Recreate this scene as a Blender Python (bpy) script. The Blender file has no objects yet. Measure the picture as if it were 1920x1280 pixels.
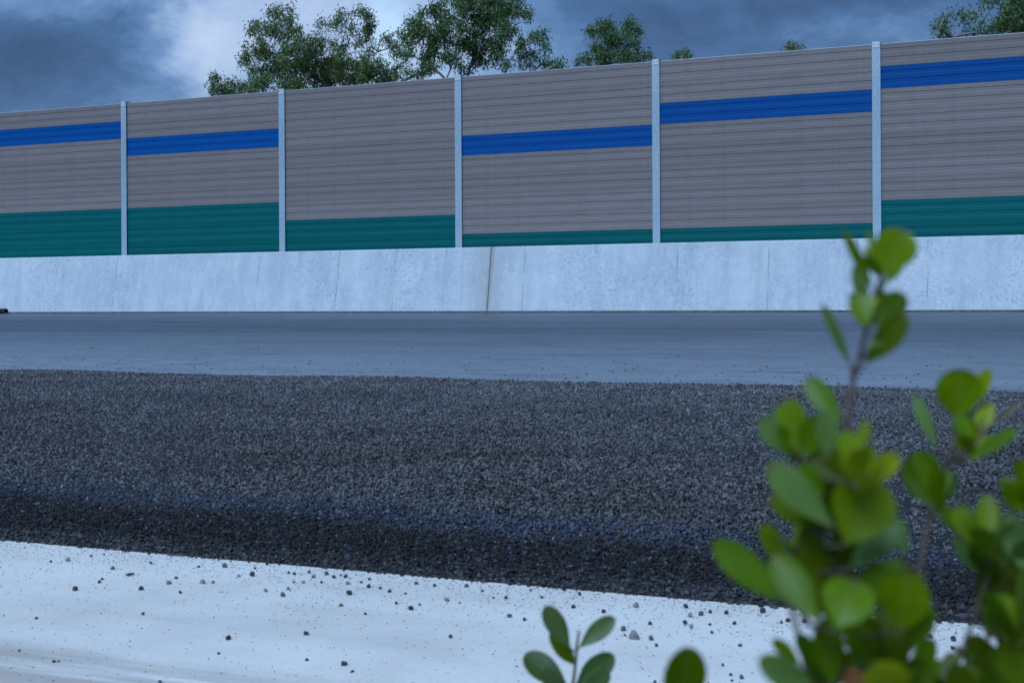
import bpy, bmesh, math, random
import numpy as np
from mathutils import Vector, Matrix

random.seed(7)
RNG = np.random.default_rng(11)
SC = bpy.context.scene
COL = SC.collection

# ------------------------------------------------------------------ camera
FPX = 2400.0                      # focal length in pixels of the 1920 px wide photograph
CX, CY = 960.0, 564.0             # principal point (the horizon passes through it)
ROLL = 0.0053
cam_d = bpy.data.cameras.new('camera')
cam = bpy.data.objects.new('camera', cam_d)
COL.objects.link(cam)
cam_d.sensor_width = 36.0
cam_d.lens = FPX / 1920.0 * 36.0
cam_d.shift_y = -(640.0 - CY) / 1920.0
cam_d.clip_start = 0.05
cam_d.clip_end = 3000.0
cr, sr = math.cos(ROLL), math.sin(ROLL)
cam.matrix_world = Matrix(((cr, sr, 0, 0), (0, 0, -1, 0), (-sr, cr, 0, 0), (0, 0, 0, 1)))
cam_d.dof.use_dof = True
cam_d.dof.focus_distance = 8.5
cam_d.dof.aperture_fstop = 11.0
SC.camera = cam

# ------------------------------------------------------------------ light
SUN_EL, SUN_AZ = math.radians(48), math.radians(208)     # azimuth clockwise from +Y: behind the camera
world = bpy.data.worlds.new('World')
SC.world = world
world.use_nodes = True
wn, wl = world.node_tree.nodes, world.node_tree.links
wn.clear()

def wmath(op, a, b=None, c=None):
    n = wn.new('ShaderNodeMath'); n.operation = op
    for i, v in enumerate((a, b, c)):
        if v is None: continue
        if isinstance(v, (int, float)): n.inputs[i].default_value = v
        else: wl.new(v, n.inputs[i])
    return n.outputs[0]

sky = wn.new('ShaderNodeTexSky'); sky.sky_type = 'NISHITA'; sky.sun_disc = False
sky.sun_elevation = SUN_EL; sky.sun_rotation = SUN_AZ
sky.air_density = 1.3; sky.dust_density = 1.0; sky.ozone_density = 3.0
tc = wn.new('ShaderNodeTexCoord')
def wnoise(scale, detail, rough, vec, dist=0.0):
    n = wn.new('ShaderNodeTexNoise'); n.inputs['Scale'].default_value = scale
    n.inputs['Detail'].default_value = detail; n.inputs['Roughness'].default_value = rough
    n.inputs['Distortion'].default_value = dist
    wl.new(vec, n.inputs['Vector']); return n
mp = wn.new('ShaderNodeMapping'); mp.inputs['Scale'].default_value = (1.0, 1.0, 1.7)
mp.inputs['Location'].default_value = (0.31, 0.2, 0.13)
wl.new(tc.outputs['Generated'], mp.inputs['Vector'])
warp = wnoise(7.0, 6.0, 0.6, mp.outputs['Vector'])
wsub = wn.new('ShaderNodeVectorMath'); wsub.operation = 'SUBTRACT'; wsub.inputs[1].default_value = (0.5, 0.5, 0.5)
wl.new(warp.outputs['Color'], wsub.inputs[0])
wmul = wn.new('ShaderNodeVectorMath'); wmul.operation = 'SCALE'; wmul.inputs['Scale'].default_value = 0.10
wl.new(wsub.outputs[0], wmul.inputs[0])
wadd = wn.new('ShaderNodeVectorMath'); wadd.operation = 'ADD'
wl.new(tc.outputs['Generated'], wadd.inputs[0]); wl.new(wmul.outputs[0], wadd.inputs[1])
sep = wn.new('ShaderNodeSeparateXYZ'); wl.new(wadd.outputs[0], sep.inputs[0])
big = wnoise(3.2, 7.0, 0.58, mp.outputs['Vector'], 0.3)
fine = wnoise(14.0, 8.0, 0.68, mp.outputs['Vector'], 0.2)
val = wmath('ADD', wmath('MULTIPLY', big.outputs['Fac'], 0.62), wmath('MULTIPLY', fine.outputs['Fac'], 0.62))
val = wmath('SUBTRACT', val, 0.245)
def blob(px, py, rx, ry, amp):
    a, b = (px - CX) / FPX / 1.05, (CY - py) / FPX / 1.05
    ex = wmath('DIVIDE', wmath('SUBTRACT', sep.outputs['X'], a), rx / FPX)
    ez = wmath('DIVIDE', wmath('SUBTRACT', sep.outputs['Z'], b), ry / FPX)
    r2 = wmath('ADD', wmath('MULTIPLY', ex, ex), wmath('MULTIPLY', ez, ez))
    return wmath('MULTIPLY', wmath('EXPONENT', wmath('MULTIPLY', r2, -1.0)), amp)
for b in [
        (398, 105, 70, 85, 0.30), (440, 60, 120, 60, 0.06), (600, 60, 200, 150, 0.34), (850, 60, 180, 120, 0.25),
        (90, 130, 200, 85, -0.33), (200, 0, 260, 45, 0.15), (1300, 20, 320, 60, -0.12),
        (1250, 110, 200, 60, -0.05), (1600, 75, 220, 40, 0.10), (1700, 0, 260, 30, -0.08)]:
    val = wmath('ADD', val, blob(*b))
ramp = wn.new('ShaderNodeValToRGB')
cr_ = ramp.color_ramp
cr_.elements[0].position = 0.12; cr_.elements[0].color = (0.012, 0.036, 0.096, 1)
cr_.elements[1].position = 1.0; cr_.elements[1].color = (0.30, 0.365, 0.485, 1)
for p, c in ((0.34, (0.027, 0.069, 0.165, 1)), (0.50, (0.068, 0.135, 0.268, 1)), (0.68, (0.175, 0.255, 0.40, 1))):
    e = cr_.elements.new(p); e.color = c
wl.new(val, ramp.inputs['Fac'])
SKY_STRENGTH = 0.1
scl = wn.new('ShaderNodeVectorMath'); scl.operation = 'SCALE'; scl.inputs['Scale'].default_value = 0.5 / SKY_STRENGTH * 1.6
wl.new(ramp.outputs['Color'], scl.inputs[0])
mixw = wn.new('ShaderNodeMix'); mixw.data_type = 'RGBA'
wl.new(wmath('SUBTRACT', 0.95, wmath('MULTIPLY', blob(722, 45, 38, 70, 1.0), 0.45)), mixw.inputs['Factor'])
wl.new(sky.outputs['Color'], mixw.inputs['A']); wl.new(scl.outputs[0], mixw.inputs['B'])
bg = wn.new('ShaderNodeBackground'); bg.inputs['Strength'].default_value = SKY_STRENGTH
wl.new(mixw.outputs['Result'], bg.inputs['Color'])
wo = wn.new('ShaderNodeOutputWorld'); wl.new(bg.outputs[0], wo.inputs['Surface'])

sun_d = bpy.data.lights.new('sun', 'SUN')
sun_d.energy = 1.5
sun_d.angle = math.radians(34)
sun_d.color = (0.480, 0.685, 1.0)
sun = bpy.data.objects.new('sun', sun_d); COL.objects.link(sun)
sd = Vector((math.sin(SUN_AZ) * math.cos(SUN_EL), math.cos(SUN_AZ) * math.cos(SUN_EL), math.sin(SUN_EL)))
sun.rotation_euler = (-sd).to_track_quat('-Z', 'Y').to_euler()

vs = SC.view_settings
vs.view_transform = 'Standard'; vs.look = 'None'; vs.gamma = 1.0; vs.use_curve_mapping = False
vs.exposure = 1.2
SC.render.film_transparent = False

# ------------------------------------------------------------------ frames and helpers
KX = 5809.0                                   # the road's vanishing point lies this far left of the principal point
_l = math.hypot(KX, FPX)
W = Vector((KX / _l, -FPX / _l, 0))            # along the road, to the right and nearer
N = Vector((FPX / _l, KX / _l, 0))             # across the road, away from the camera
RZ = math.atan2(W.y, W.x)

def ray(px, py):
    dx, dy = px - CX, py - CY
    return Vector(((dx - ROLL * dy) / FPX, 1.0, -(dy + ROLL * dx) / FPX))
def at(px, py, depth): return ray(px, py) * depth
def on_v(px, py, v):
    d = ray(px, py); return d * (v / N.dot(d))
def on_z(px, py, z):
    d = ray(px, py); return d * (z / d.z)
def uvz(p): return (W.dot(p), N.dot(p), p.z)

def link(name, mesh, mat=None, parent=None):
    o = bpy.data.objects.new(name, mesh)
    COL.objects.link(o)
    if mat is not None and len(mesh.materials) == 0: mesh.materials.append(mat)
    if parent is not None: o.parent = parent
    return o
def tag(o, label=None, cat=None, group=None, kind=None):
    if label: o['label'] = label
    if cat: o['category'] = cat
    if group: o['group'] = group
    if kind: o['kind'] = kind
    return o
def empty(name, loc=(0, 0, 0), rz=0.0):
    o = bpy.data.objects.new(name, None); COL.objects.link(o)
    o.location = loc; o.rotation_euler = (0, 0, rz); o.empty_display_size = 0.2
    return o
def mesh_from(name, verts, faces, smooth=False):
    m = bpy.data.meshes.new(name); m.from_pydata([tuple(v) for v in verts], [], faces); m.update()
    if smooth: m.polygons.foreach_set('use_smooth', [True] * len(m.polygons))
    return m

class MB:
    def __init__(s): s.v = []; s.f = []
    def box(s, x0, x1, y0, y1, z0, z1):
        b = len(s.v)
        s.v += [(x0, y0, z0), (x1, y0, z0), (x1, y1, z0), (x0, y1, z0), (x0, y0, z1), (x1, y0, z1), (x1, y1, z1), (x0, y1, z1)]
        s.f += [tuple(b + i for i in q) for q in ((0, 3, 2, 1), (4, 5, 6, 7), (0, 1, 5, 4), (1, 2, 6, 5), (2, 3, 7, 6), (3, 0, 4, 7))]
    def extrude(s, prof, x0, x1, cap=True):
        b = len(s.v); n = len(prof)
        s.v += [(x0, y, z) for y, z in prof] + [(x1, y, z) for y, z in prof]
        for i in range(n):
            j = (i + 1) % n
            s.f.append((b + i, b + j, b + n + j, b + n + i))
        if cap:
            s.f.append(tuple(b + i for i in range(n))[::-1]); s.f.append(tuple(b + n + i for i in range(n)))
    def tube(s, pts, rads, sides=6, cap=True):
        b = len(s.v); n = len(pts)
        pts = [Vector(p) for p in pts]
        up = Vector((0.31, 0.2, 0.93))
        for i, p in enumerate(pts):
            t = (pts[min(i + 1, n - 1)] - pts[max(i - 1, 0)])
            if t.length < 1e-9: t = Vector((0, 0, 1))
            t.normalize()
            a = t.cross(up)
            if a.length < 1e-3: a = t.cross(Vector((1, 0, 0)))
            a.normalize(); c = t.cross(a)
            for k in range(sides):
                an = 2 * math.pi * k / sides
                s.v.append(tuple(p + (a * math.cos(an) + c * math.sin(an)) * rads[i]))
        for i in range(n - 1):
            for k in range(sides):
                k2 = (k + 1) % sides
                s.f.append((b + i * sides + k, b + i * sides + k2, b + (i + 1) * sides + k2, b + (i + 1) * sides + k))
        if cap:
            s.f.append(tuple(b + k for k in range(sides))[::-1])
            s.f.append(tuple(b + (n - 1) * sides + k for k in range(sides)))
    def mesh(s, name, smooth=False):
        m = mesh_from(name, s.v, s.f, smooth)
        bm = bmesh.new(); bm.from_mesh(m); bmesh.ops.recalc_face_normals(bm, faces=bm.faces); bm.to_mesh(m); bm.free()
        return m

# ------------------------------------------------------------------ materials
class Mat:
    def __init__(s, name):
        s.m = bpy.data.materials.new(name); s.m.use_nodes = True
        s.n = s.m.node_tree.nodes; s.l = s.m.node_tree.links
        s.b = s.n['Principled BSDF']; s.out = s.n['Material Output']
    def tc(s, kind='Object', scale=(1, 1, 1), loc=(0, 0, 0)):
        t = s.n.new('ShaderNodeTexCoord'); mp = s.n.new('ShaderNodeMapping')
        mp.inputs['Scale'].default_value = scale; mp.inputs['Location'].default_value = loc
        s.l.new(t.outputs[kind], mp.inputs['Vector']); return mp.outputs['Vector']
    def noise(s, vec, scale, detail=4, rough=0.55, dist=0.0):
        n = s.n.new('ShaderNodeTexNoise'); s.l.new(vec, n.inputs['Vector'])
        n.inputs['Scale'].default_value = scale; n.inputs['Detail'].default_value = detail
        n.inputs['Roughness'].default_value = rough; n.inputs['Distortion'].default_value = dist
        return n.outputs['Fac']
    def ramp(s, fac, stops):
        r = s.n.new('ShaderNodeValToRGB'); e = r.color_ramp.elements
        while len(e) < len(stops): e.new(0.5)
        for el, (p, c) in zip(e, sorted(stops, key=lambda q: q[0])):
            el.position = p; el.color = (*c, 1) if isinstance(c, (tuple, list)) else (c, c, c, 1)
        s.l.new(fac, r.inputs['Fac']); return r.outputs['Color']
    def math(s, op, a, b=None, clamp=False):
        n = s.n.new('ShaderNodeMath'); n.operation = op; n.use_clamp = clamp
        for i, v in enumerate((a, b)):
            if v is None: continue
            if isinstance(v, (int, float)): n.inputs[i].default_value = v
            else: s.l.new(v, n.inputs[i])
        return n.outputs[0]
    def mix(s, fac, a, b, blend='MIX'):
        n = s.n.new('ShaderNodeMix'); n.data_type = 'RGBA'; n.blend_type = blend
        for k, v in (('Factor', fac), ('A', a), ('B', b)):
            i = n.inputs[k] if k == 'Factor' else [q for q in n.inputs if q.name == k and q.type == 'RGBA'][0]
            if isinstance(v, (int, float)): i.default_value = v
            elif isinstance(v, tuple): i.default_value = (*v, 1)
            else: s.l.new(v, i)
        return [q for q in n.outputs if q.type == 'RGBA'][0]
    def set(s, **k):
        for a, v in k.items():
            i = s.b.inputs[a.replace('_', ' ')]
            if isinstance(v, (int, float)): i.default_value = v
            elif isinstance(v, tuple): i.default_value = (*v, 1)
            else: s.l.new(v, i)
        return s
    def bump(s, h, strength=0.3, dist=0.01):
        n = s.n.new('ShaderNodeBump'); n.inputs['Strength'].default_value = strength; n.inputs['Distance'].default_value = dist
        s.l.new(h, n.inputs['Height']); s.l.new(n.outputs[0], s.b.inputs['Normal']); return s

def sepxyz(M, vec):
    n = M.n.new('ShaderNodeSeparateXYZ'); M.l.new(vec, n.inputs[0]); return n.outputs

# concrete of the barrier; run-off has stained it beside the open joint (joint_x in the piece's own length)
def barrier_mat(name, joint_x, seed):
    M = Mat(name)
    v = M.tc(loc=(seed, 0, 0))
    x, y, z = sepxyz(M, M.tc())
    vs_ = M.tc(scale=(1.0, 1.0, 0.14), loc=(seed, 0, 0))
    patch = M.noise(v, 0.9, 4, 0.55)
    speck = M.noise(v, 21, 5, 0.75)
    streak = M.noise(vs_, 3.0, 5, 0.65)
    c = M.ramp(streak, [(0.28, (0.44, 0.475, 0.49)), (0.5, (0.60, 0.61, 0.605)), (0.72, (0.68, 0.68, 0.665))])
    cloudy = M.ramp(M.noise(v, 2.6, 5, 0.65), [(0.42, 0.0), (0.68, 0.55)])
    c = M.mix(cloudy, c, (0.46, 0.50, 0.53))
    spk = M.math('MULTIPLY', M.ramp(speck, [(0.50, 0.0), (0.60, 1.0)]), M.ramp(patch, [(0.38, 0.08), (0.62, 0.78)]))
    c = M.mix(spk, c, (0.345, 0.395, 0.44))
    pale = M.ramp(M.noise(v, 8, 4, 0.65), [(0.55, 0.0), (0.72, 0.6)])
    c = M.mix(pale, c, (0.71, 0.71, 0.70))
    vo = M.n.new('ShaderNodeTexVoronoi'); vo.voronoi_dimensions = '1D'; vo.feature = 'DISTANCE_TO_EDGE'
    M.l.new(M.math('ADD', x, seed), vo.inputs['W']); vo.inputs['Scale'].default_value = 0.62
    hair = M.math('MULTIPLY', M.math('LESS_THAN', vo.outputs['Distance'], 0.007), M.ramp(M.noise(v, 2.3, 2), [(0.46, 0.0), (0.58, 0.6)]))
    c = M.mix(hair, c, (0.25, 0.28, 0.31))
    seam = M.math('MULTIPLY', M.ramp(vo.outputs['Distance'], [(0.0, 1.0), (0.09, 0.0)]), 0.22)
    c = M.mix(M.math('MULTIPLY', seam, streak), c, (0.36, 0.40, 0.43))
    dj = M.math('ABSOLUTE', M.math('SUBTRACT', x, joint_x))
    dj = M.math('ADD', dj, M.math('MULTIPLY', M.math('SUBTRACT', M.noise(vs_, 2.0, 3), 0.5), 0.35))
    st = M.ramp(dj, [(0.0, 0.55), (0.12, 0.40), (0.36, 0.20), (0.60, 0.0)])
    c = M.mix(st, c, (0.39, 0.375, 0.34))
    c = M.mix(M.ramp(dj, [(0.0, 0.35), (0.03, 0.0)]), c, (0.20, 0.18, 0.155))
    M.set(Base_Color=c, Roughness=0.85).bump(speck, 0.3, 0.006)
    return M.m

M = Mat('dark_footing_concrete')  # dark grey mottled concrete, used on the barrier footing
v = M.tc(scale=(1, 1, 0.25))
c = M.ramp(M.noise(v, 14, 4, 0.6), [(0.3, (0.07, 0.07, 0.07)), (0.7, (0.17, 0.165, 0.16))])
M.set(Base_Color=c, Roughness=0.9)
MAT_FOOTING = M.m

M = Mat('dark_joint_filler'); M.set(Base_Color=(0.16, 0.15, 0.135), Roughness=0.9); MAT_FILLER = M.m

# galvanised steel
M = Mat('galvanised_steel')
v = M.tc('Object')
sp = M.noise(v, 22, 4, 0.7)
vs_ = M.tc('Object', scale=(1, 1, 0.2))
c = M.ramp(sp, [(0.3, (0.25, 0.35, 0.40)), (0.55, (0.36, 0.46, 0.51)), (0.75, (0.47, 0.56, 0.60))])
c = M.mix(M.ramp(M.noise(vs_, 2.2, 3), [(0.4, 0.0), (0.65, 0.6)]), c, (0.52, 0.59, 0.62))
M.set(Base_Color=c, Metallic=0.25, Roughness=0.55)
MAT_STEEL = M.m
M = Mat('bright_aluminium'); M.set(Base_Color=(0.62, 0.63, 0.63), Metallic=0.2, Roughness=0.5); MAT_CAP = M.m

def panel_mat(name, col, var=0.10):
    M = Mat(name)
    v = M.tc('Object', scale=(0.25, 1, 3))
    n1 = M.noise(v, 6, 5, 0.65)
    oi = M.n.new('ShaderNodeObjectInfo')
    lo = tuple(q * (1 - var) for q in col); hi = tuple(q * (1 + var) for q in col)
    c = M.ramp(n1, [(0.3, lo), (0.7, hi)])
    # grime runs down the sheet
    g = M.noise(M.tc('Object', scale=(3, 1, 0.15)), 5, 4, 0.6)
    c = M.mix(M.math('MULTIPLY', M.ramp(g, [(0.45, 0.0), (0.75, 1.0)]), 0.30), c, M.mix(1.0, c, (0.72, 0.72, 0.74), 'MULTIPLY'))
    br = M.math('ADD', M.math('MULTIPLY', oi.outputs['Random'], 0.14), 0.93)
    hsv = M.n.new('ShaderNodeHueSaturation'); M.l.new(c, hsv.inputs['Color']); M.l.new(br, hsv.inputs['Value'])
    M.set(Base_Color=hsv.outputs[0], Roughness=0.55, Specular_IOR_Level=0.12)
    return M.m
MAT_TAUPE = panel_mat('taupe_coated_sheet', (0.240, 0.196, 0.178))
MAT_BLUE = panel_mat('blue_coated_sheet', (0.0, 0.074, 0.265))
MAT_GREEN = panel_mat('green_coated_sheet', (0.0, 0.112, 0.106))

# asphalt of the carriageway
M = Mat('road_asphalt')
v = M.tc()
x, y, z = sepxyz(M, v)
vl = M.tc(scale=(0.09, 1.0, 1.0))
l1 = M.noise(vl, 2.2, 7, 0.66, 0.6)
vl2 = M.tc(scale=(0.20, 1.3, 1.0), loc=(3, 7, 0))
l2 = M.noise(vl2, 2.6, 7, 0.72, 1.6)
mott = M.noise(M.tc(scale=(0.30, 1.0, 1.0)), 11, 6, 0.8)
grain = M.noise(v, 130, 3, 0.7)
c = M.ramp(l1, [(0.34, (0.064, 0.076, 0.094)), (0.5, (0.102, 0.122, 0.146)), (0.66, (0.150, 0.174, 0.200))])
c = M.mix(M.ramp(l2, [(0.53, 0.0), (0.66, 0.85)]), c, (0.058, 0.070, 0.086))
scr = M.ramp(M.noise(M.tc(scale=(0.5, 3.0, 1.0)), 5.0, 6, 0.75), [(0.62, 0.0), (0.68, 0.9)])
dust = M.math('ADD', y, M.math('MULTIPLY', M.noise(v, 0.9, 3), 2.4))
dustf = M.ramp(M.math('DIVIDE', M.math('SUBTRACT', dust, 9.6), 8.0), [(0.0, 0.95), (0.25, 0.75), (0.6, 0.4), (1.0, 0.0)])
dustv = M.math('MULTIPLY', dustf, M.ramp(M.noise(M.tc(scale=(0.14, 1.3, 1.0), loc=(1, 2, 0)), 5.0, 6, 0.7, 0.5), [(0.34, 0.65), (0.56, 1.0)]))
c = M.mix(dustv, c, (0.345, 0.365, 0.380))
c = M.mix(M.ramp(l2, [(0.56, 0.0), (0.68, 0.65)]), c, (0.066, 0.080, 0.098))
c = M.mix(scr, c, (0.30, 0.32, 0.34))
c = M.mix(M.ramp(mott, [(0.48, 0.0), (0.66, 0.60)]), c, (0.062, 0.074, 0.092))
c = M.mix(M.ramp(grain, [(0.54, 0.0), (0.68, 0.6)]), c, (0.045, 0.046, 0.05))
M.set(Base_Color=c, Roughness=0.5).bump(grain, 0.3, 0.003)
MAT_ROAD = M.m

# gravel sheet under and beyond the loose stones
M = Mat('gravel_sheet')
v = M.tc()
vo = M.n.new('ShaderNodeTexVoronoi'); M.l.new(v, vo.inputs['Vector']); vo.inputs['Scale'].default_value = 62
c = M.ramp(sepxyz(M, vo.outputs['Color'])[0], [(0.0, (0.006, 0.006, 0.007)), (0.6, (0.022, 0.021, 0.021)), (1.0, (0.07, 0.068, 0.066))])  # near-black, so the shade in the gaps between stones is painted in
M.set(Base_Color=c, Roughness=0.8).bump(vo.outputs['Distance'], 1.0, 0.02)
MAT_GSHEET = M.m

# crushed stone
M = Mat('crushed_stone')
at1 = M.n.new('ShaderNodeAttribute'); at1.attribute_type = 'INSTANCER'; at1.attribute_name = 'tone'
at2 = M.n.new('ShaderNodeAttribute'); at2.attribute_type = 'INSTANCER'; at2.attribute_name = 'damp'
tone = M.ramp(at1.outputs['Fac'], [(0.0, (0.012, 0.011, 0.011)), (0.22, (0.052, 0.048, 0.046)), (0.50, (0.125, 0.120, 0.120)),
                                   (0.78, (0.205, 0.200, 0.200)), (0.88, (0.140, 0.102, 0.082)), (0.95, (0.20, 0.20, 0.21)), (1.0, (0.28, 0.28, 0.29))])
sv = M.tc('Object')
tone = M.mix(0.30, tone, M.ramp(M.noise(sv, 3.0, 3), [(0.3, 0.01), (0.7, 0.20)]))
at4 = M.n.new('ShaderNodeAttribute'); at4.attribute_type = 'INSTANCER'; at4.attribute_name = 'brown'
tone = M.mix(at4.outputs['Fac'], tone, M.mix(1.0, tone, (1.0, 0.70, 0.52), 'MULTIPLY'))
tone = M.mix(at2.outputs['Fac'], tone, (0.0150, 0.0088, 0.0052))
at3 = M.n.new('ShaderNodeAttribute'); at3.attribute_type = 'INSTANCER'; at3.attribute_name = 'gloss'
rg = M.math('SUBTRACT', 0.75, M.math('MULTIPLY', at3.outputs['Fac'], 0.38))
tone = M.mix(M.math('MULTIPLY', at3.outputs['Fac'], 0.75), tone, (0.030, 0.050, 0.088))  # blue sky reflection painted into the colour of the glossy stones
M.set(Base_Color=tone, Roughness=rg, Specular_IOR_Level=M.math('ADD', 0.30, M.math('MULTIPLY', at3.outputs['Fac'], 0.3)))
MAT_STONE = M.m

def stone_mat(name, a, b, rough=0.8):
    M = Mat(name)
    v = M.tc('Object')
    c = M.ramp(M.noise(v, 2.2, 5, 0.65), [(0.3, a), (0.7, b)])
    M.set(Base_Color=c, Roughness=rough).bump(M.noise(v, 6, 4), 0.4, 0.1)
    return M.m
ST_DARK = stone_mat('dark_stone', (0.020, 0.020, 0.022), (0.060, 0.058, 0.060), 0.6)
ST_MID = stone_mat('grey_stone', (0.07, 0.07, 0.073), (0.16, 0.157, 0.155))
ST_PALE = stone_mat('pale_stone', (0.18, 0.18, 0.185), (0.33, 0.325, 0.32))
ST_BROWN = stone_mat('brown_stone', (0.035, 0.026, 0.023), (0.085, 0.064, 0.055))

# white concrete strip
M = Mat('white_concrete')
v = M.tc()
x, y, z = sepxyz(M, v)
n1 = M.noise(v, 3.0, 5, 0.6); n2 = M.noise(v, 160, 3, 0.7)
c = M.ramp(n1, [(0.32, (0.76, 0.675, 0.575)), (0.5, (0.86, 0.765, 0.650)), (0.68, (0.90, 0.815, 0.70))])
c = M.mix(M.ramp(n2, [(0.54, 0.0), (0.70, 0.45)]), c, (0.44, 0.43, 0.41))
c = M.mix(M.ramp(M.noise(M.tc(scale=(0.4, 1.5, 1), loc=(5, 1, 0)), 2.2, 6, 0.7), [(0.50, 0.0), (0.72, 0.40)]), c, (0.56, 0.51, 0.44))
# brown silt washed along the strip
wob = M.math('ADD', y, M.math('MULTIPLY', M.noise(M.tc(scale=(0.6, 1, 1)), 1.6, 3), 0.30))
wob = M.math('ADD', wob, M.math('MULTIPLY', x, 0.055))
silt = M.ramp(M.noise(M.tc(scale=(0.25, 3.0, 1.0)), 5, 6, 0.65), [(0.40, 0.0), (0.58, 1.0)])
zone = M.ramp(M.math('SUBTRACT', wob, 1.3), [(0.34, 0.0), (0.50, 0.9), (0.64, 1.0), (0.74, 0.0)])
c = M.mix(M.math('MULTIPLY', M.math('MULTIPLY', silt, zone), 0.70), c, (0.40, 0.315, 0.25))
M.set(Base_Color=c, Roughness=0.85).bump(M.noise(v, 90, 4, 0.7), 0.3, 0.003)
MAT_WHITE = M.m

M = Mat('garden_soil')
v = M.tc()
M.set(Base_Color=M.ramp(M.noise(v, 14, 5, 0.7), [(0.3, (0.030, 0.021, 0.014)), (0.7, (0.10, 0.07, 0.045))]), Roughness=0.95).bump(M.noise(v, 40, 4), 0.8, 0.03)
MAT_SOIL = M.m
M = Mat('grass_land')
v = M.tc()
M.set(Base_Color=M.ramp(M.noise(v, 0.6, 6, 0.7), [(0.3, (0.035, 0.05, 0.02)), (0.7, (0.09, 0.10, 0.05))]), Roughness=0.95)
MAT_LAND = M.m
M = Mat('black_plastic'); M.set(Base_Color=(0.012, 0.012, 0.014), Roughness=0.4); MAT_PIPE = M.m
M = Mat('grey_pipe_rim'); M.set(Base_Color=(0.20, 0.20, 0.21), Roughness=0.6); MAT_RIM = M.m

# gum leaves and bark
def crown_mat(name, a, b, c_):
    M = Mat(name)
    g = M.n.new('ShaderNodeNewGeometry')
    c = M.ramp(g.outputs['Random Per Island'], [(0.0, a), (0.55, b), (1.0, c_)])
    M.set(Base_Color=c, Roughness=0.5)
    t = M.n.new('ShaderNodeBsdfTranslucent'); M.l.new(c, t.inputs['Color'])
    ms = M.n.new('ShaderNodeMixShader'); ms.inputs[0].default_value = 0.25
    M.l.new(M.b.outputs[0], ms.inputs[1]); M.l.new(t.outputs[0], ms.inputs[2]); M.l.new(ms.outputs[0], M.out.inputs['Surface'])
    return M.m
CR_DARK = crown_mat('gum_leaves_dark', (0.058, 0.108, 0.024), (0.112, 0.185, 0.044), (0.190, 0.260, 0.085))
CR_OLIVE = crown_mat('gum_leaves_olive', (0.085, 0.128, 0.034), (0.160, 0.215, 0.062), (0.250, 0.295, 0.110))
M = Mat('gum_bark')
M.set(Base_Color=M.ramp(M.noise(M.tc(scale=(1, 1, 0.3)), 6, 4), [(0.3, (0.16, 0.135, 0.12)), (0.7, (0.36, 0.32, 0.29))]), Roughness=0.9)
MAT_BARK = M.m

# foreground shrub
M = Mat('shrub_leaf')
oi = M.n.new('ShaderNodeObjectInfo')
v = M.tc('Object')
x, y, z = sepxyz(M, v)
ax = M.math('ABSOLUTE', x)
rib = M.ramp(ax, [(0.0, 1.0), (0.05, 0.0)])
nn = M.noise(v, 3.5, 4, 0.6)
hs = M.n.new('ShaderNodeHueSaturation'); M.l.new(oi.outputs['Color'], hs.inputs['Color'])
M.l.new(M.math('ADD', M.math('MULTIPLY', nn, 0.7), 0.65), hs.inputs['Value'])
c = M.mix(M.math('MULTIPLY', rib, 0.35), hs.outputs[0], (0.20, 0.27, 0.06))
edge = M.math('MULTIPLY', M.ramp(y, [(0.86, 0.0), (0.98, 1.0)]), M.ramp(M.noise(v, 2.0, 2), [(0.45, 0.0), (0.6, 0.7)]))
c = M.mix(edge, c, (0.16, 0.085, 0.04))
M.set(Base_Color=c, Roughness=0.40, Specular_IOR_Level=0.24)
t = M.n.new('ShaderNodeBsdfTranslucent')
M.l.new(M.mix(0.30, c, (0.26, 0.42, 0.005)), t.inputs['Color'])
ms = M.n.new('ShaderNodeMixShader'); ms.inputs[0].default_value = 0.34
M.l.new(M.b.outputs[0], ms.inputs[1]); M.l.new(t.outputs[0], ms.inputs[2]); M.l.new(ms.outputs[0], M.out.inputs['Surface'])
MAT_LEAF = M.m
M = Mat('shrub_stem')
M.set(Base_Color=M.ramp(M.noise(M.tc(), 60, 4), [(0.3, (0.09, 0.052, 0.034)), (0.7, (0.20, 0.125, 0.085))]), Roughness=0.7)
MAT_STEM = M.m

# ------------------------------------------------------------------ the setting
V_WHITE0, V_EDGE, V_GRAVEL1, V_BASE = 1.15, 2.695, 8.97, 22.20
Z_WHITE, Z_GR0, Z_GR1 = -0.65, -0.645, -0.600
Z_ROAD0, Z_ROAD1 = -0.615, -0.222
def road_z(v): return Z_ROAD0 + (v - V_GRAVEL1) / (V_BASE - V_GRAVEL1) * (Z_ROAD1 - Z_ROAD0)

def sheet(name, prof, u0, u1, mat, nu=1):
    """a strip along the road: prof = [(v, z)], laid in the road's own frame"""
    us = np.linspace(u0, u1, nu + 1)
    vts = [(u, v_, z_) for u in us for v_, z_ in prof]
    k = len(prof)
    fs = [(i * k + j, (i + 1) * k + j, (i + 1) * k + j + 1, i * k + j + 1) for i in range(nu) for j in range(k - 1)]
    o = link(name, mesh_from(name, vts, fs), mat)
    o.rotation_euler = (0, 0, RZ)
    return tag(o, kind='structure')

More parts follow.
